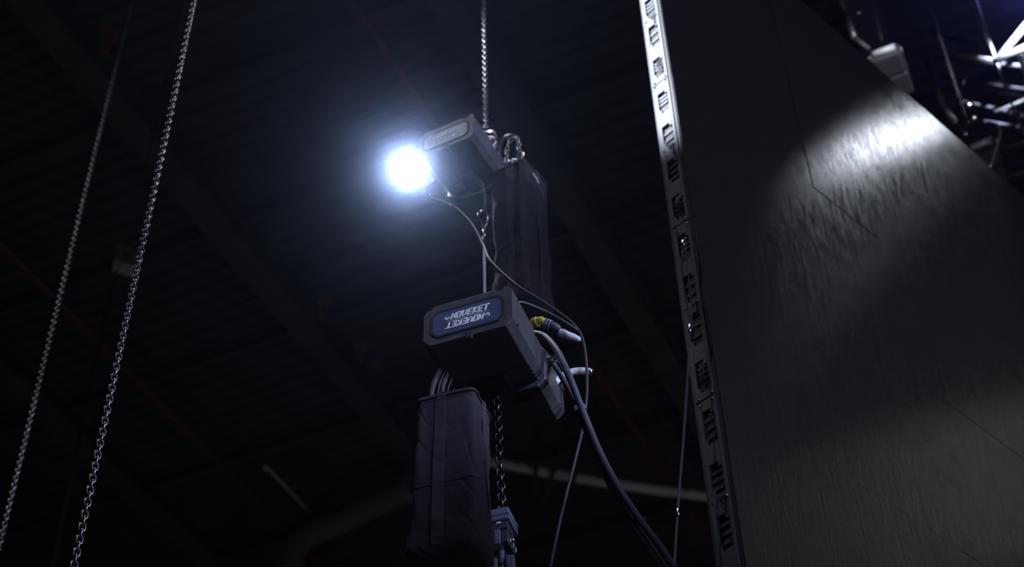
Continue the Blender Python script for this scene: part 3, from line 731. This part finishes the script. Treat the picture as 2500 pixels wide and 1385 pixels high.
# ------------------------------------------------------------------ rigging behind the LED wall, upper right
tr = thing('lighting_truss', 'silver box truss with brightly lit tubes in the upper right corner', 'truss', at(2480, 200, 10.2))
def bar(a, b, r, m='alu', nm='tube'):
    a = at(*a) - tr.location; b = at(*b) - tr.location; MB().tube([a, b], r, 10).build(nm, m, tr)
bar((2330, 134, 10.2), (2432, 148, 10.1), .024); bar((2432, 150, 10.1), (2520, 42, 10.0), .034); bar((2428, 151, 10.1), (2540, 98, 10.0), .034)
bar((2492, 136, 10), (2530, 262, 10), .03)
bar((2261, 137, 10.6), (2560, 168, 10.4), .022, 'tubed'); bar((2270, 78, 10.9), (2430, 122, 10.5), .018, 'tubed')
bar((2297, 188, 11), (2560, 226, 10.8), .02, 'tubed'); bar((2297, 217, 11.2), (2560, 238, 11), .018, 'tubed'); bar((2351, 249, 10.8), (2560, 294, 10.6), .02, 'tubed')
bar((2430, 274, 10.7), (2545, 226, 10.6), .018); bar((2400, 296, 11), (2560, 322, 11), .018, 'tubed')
bar((2261, 138, 10.7), (2304, 262, 10.9), .03, 'deck'); bar((2304, 262, 10.9), (2330, 296, 10.9), .03, 'deck')
bar((2440, 362, 11), (2560, 332, 11), .016, 'duct'); bar((2450, 432, 11), (2560, 405, 11), .02, 'duct')
bar((2360, -60, 10.4), (2440, 172, 10.1), .016); bar((2064, 36, 9.4), (2086, 92, 9.4), .026); bar((2086, 92, 9.4), (2122, 120, 9.5), .02, 'duct'); bar((2040, -30, 9.4), (2060, 20, 9.4), .02, 'duct')
for (x, y, R_) in ((2094, 31, 9.4), (2351, 200, 10.9), (2366, 256, 10.7), (2378, 289, 10.7), (2467, 274, 10.6), (2494, 282, 10.5)):
    c = at(x, y, R_) - tr.location
    MB().tube([c + Vector((0, 0, -.03)), c + Vector((0, 0, -.018)), c + Vector((0, 0, .018)), c + Vector((0, 0, .03))], [.012, .03, .03, .012], 10).build('coupler', 'chrome', tr)
chain('hoist_chain', 'blurred chain running down to the small hoist above the LED wall', 'chain', at(2108, -60, 9.6), at(2153, 98, 9.6), m='steel', wire=.009, extra_to=H - .5)
chain('hoist_chain', 'blurred chain ending at the bright hook above the LED wall edge', 'chain', at(2245, -60, 9.8), at(2364, 302, 9.8), m='steel', wire=.009, extra_to=H - .5)
chain('hoist_chain', 'blurred chain nearest the right edge passing the lit truss joint', 'chain', at(2345, -60, 9.9), at(2530, 405, 9.9), m='steel', wire=.009, extra_to=H - .5)
def small_hoist(label, px_, py_, R_, yaw, w_, h_, l_):
    t = thing('rigging_hoist', label, 'chain hoist', at(px_, py_, R_), -yaw, 'small hoists above the LED wall')
    MB().prism([(-w_, .03), (-w_, h_-.03), (-w_+.03, h_), (w_-.03, h_), (w_, h_-.03), (w_, .03), (w_-.03, 0), (-w_+.03, 0)], 0, l_*.45, .01, .01).build('front_cover', 'shell', t)
    MB().prism([(-w_, .02), (-w_, h_-.03), (-w_+.03, h_), (w_-.03, h_), (w_, h_-.03), (w_, .02), (w_-.02, -.01), (-w_+.02, -.01)], l_*.5, l_, .01, .01).build('rear_cover', 'shell', t)
    MB().prism([(-w_*.8, .03), (-w_*.8, h_-.03), (w_*.8, h_-.03), (w_*.8, .03)], l_*.4, l_*.55).build('gear_housing', 'shell', t)
    MB().tube([(-w_*.7, -.015, h_*.55), (w_*.75, -.015, h_*.55)], .030, 10).build('front_bar', 'palep', t)
    MB().tube([(-w_ - .01, -.03, h_*.5), (-w_ - .01, .03, h_*.5)], .03, 10).build('end_knob', 'chrome', t)
    MB().tube([(w_ + .01, .02, h_*.7), (w_ + .012, l_*.9, h_*.7)], .009, 8).build('side_rail', 'chrome', t)
    MB().tube([(0, l_*.5, h_), (0, l_*.5, h_ + .1)], .02, 8).build('hook_stem', 'dsteel', t)
    return t
small_hoist('small blurred hoist with a bright front bar above the LED wall', 2163, 142, 9.5, math.radians(24), .14, .17, .5)
rh = small_hoist('small dark hoist at the right above the LED wall edge', 2400, 372, 9.9, math.radians(24), .13, .17, .45)
hh = thing('lifting_hook', 'bright hook at the end of the blurred chain above the wall edge', 'hook', at(2363, 310, 9.8))
MB().tube([p - hh.location for p in smooth_path([at(2363, 300, 9.8), at(2362, 318, 9.8), at(2355, 328, 9.8), at(2345, 322, 9.8)], 5)], .022, 8).build('hook', 'chrome', hh)
ri = (Matrix.Translation(rh.location) @ Matrix.Rotation(rh.rotation_euler[2], 4, 'Z')).inverted()
MB().tube([ri @ p for p in [at(2412, 298, 9.8), at(2434, 303, 9.8), at(2443, 318, 9.8), at(2436, 350, 9.8), at(2420, 400, 9.8), at(2414, 412, 9.8)]], .012, 8).build('bail_handle', 'alu', rh)

# ------------------------------------------------------------------ haze in the hall air
hz_ = MB().box((-9, -1.5, .3), (12, 13, H - 1.2)); 
hm = bpy.data.materials.new('stage_haze'); hm.use_nodes = True; nt = hm.node_tree; nt.nodes.clear()
o_ = nt.nodes.new('ShaderNodeOutputMaterial'); v1 = nt.nodes.new('ShaderNodeVolumeScatter')
v1.inputs['Color'].default_value = (.46, .60, 1, 1); v1.inputs['Density'].default_value = .016; v1.inputs['Anisotropy'].default_value = .987
hm.cycles.volume_sampling = 'DISTANCE'
nt.links.new(v1.outputs[0], o_.inputs['Volume'])
hzo = hz_.build('stage_haze', hm); tag(hzo, 'thin haze filling the dark hall air and glowing around the floodlight', 'haze'); hzo['kind'] = 'stuff'

# ------------------------------------------------------------------ pieces fixed to another thing become its parts
def absorb(src, dst, name=None):
    loc = Vector(src.location)
    inv = (Matrix.Translation(dst.location) @ Matrix.Rotation(dst.rotation_euler[2], 4, 'Z')).inverted()
    for ch in [o for o in bpy.data.objects if o.parent is src]:
        ch.parent = dst; ch.matrix_basis = inv @ Matrix.Translation(loc) @ ch.matrix_basis
        if name: ch.name = name
    bpy.data.objects.remove(src)
tops = {o.get('label'): o for o in bpy.data.objects if o.get('label')}
hangc = tops['thin cable hanging left of the LED wall edge with a bright ferrule']
for l_ in ('bright ferrule at the top of the cable left of the LED wall', 'bright ferrule midway on the cable left of the LED wall', 'bright ferrule low on the cable left of the LED wall'):
    absorb(tops[l_], hangc, 'ferrule')
hangc['label'] = 'thin cable hanging left of the LED wall edge with bright ferrules'
absorb(rd, tops['thin black cable looping from the floodlight past both hoists to the bottom edge'], 'red_band')
absorb(lv, low); absorb(bt, up); absorb(ck, lamp)
absorb(hh, tops['blurred chain ending at the bright hook above the LED wall edge'], 'lifting_hook')
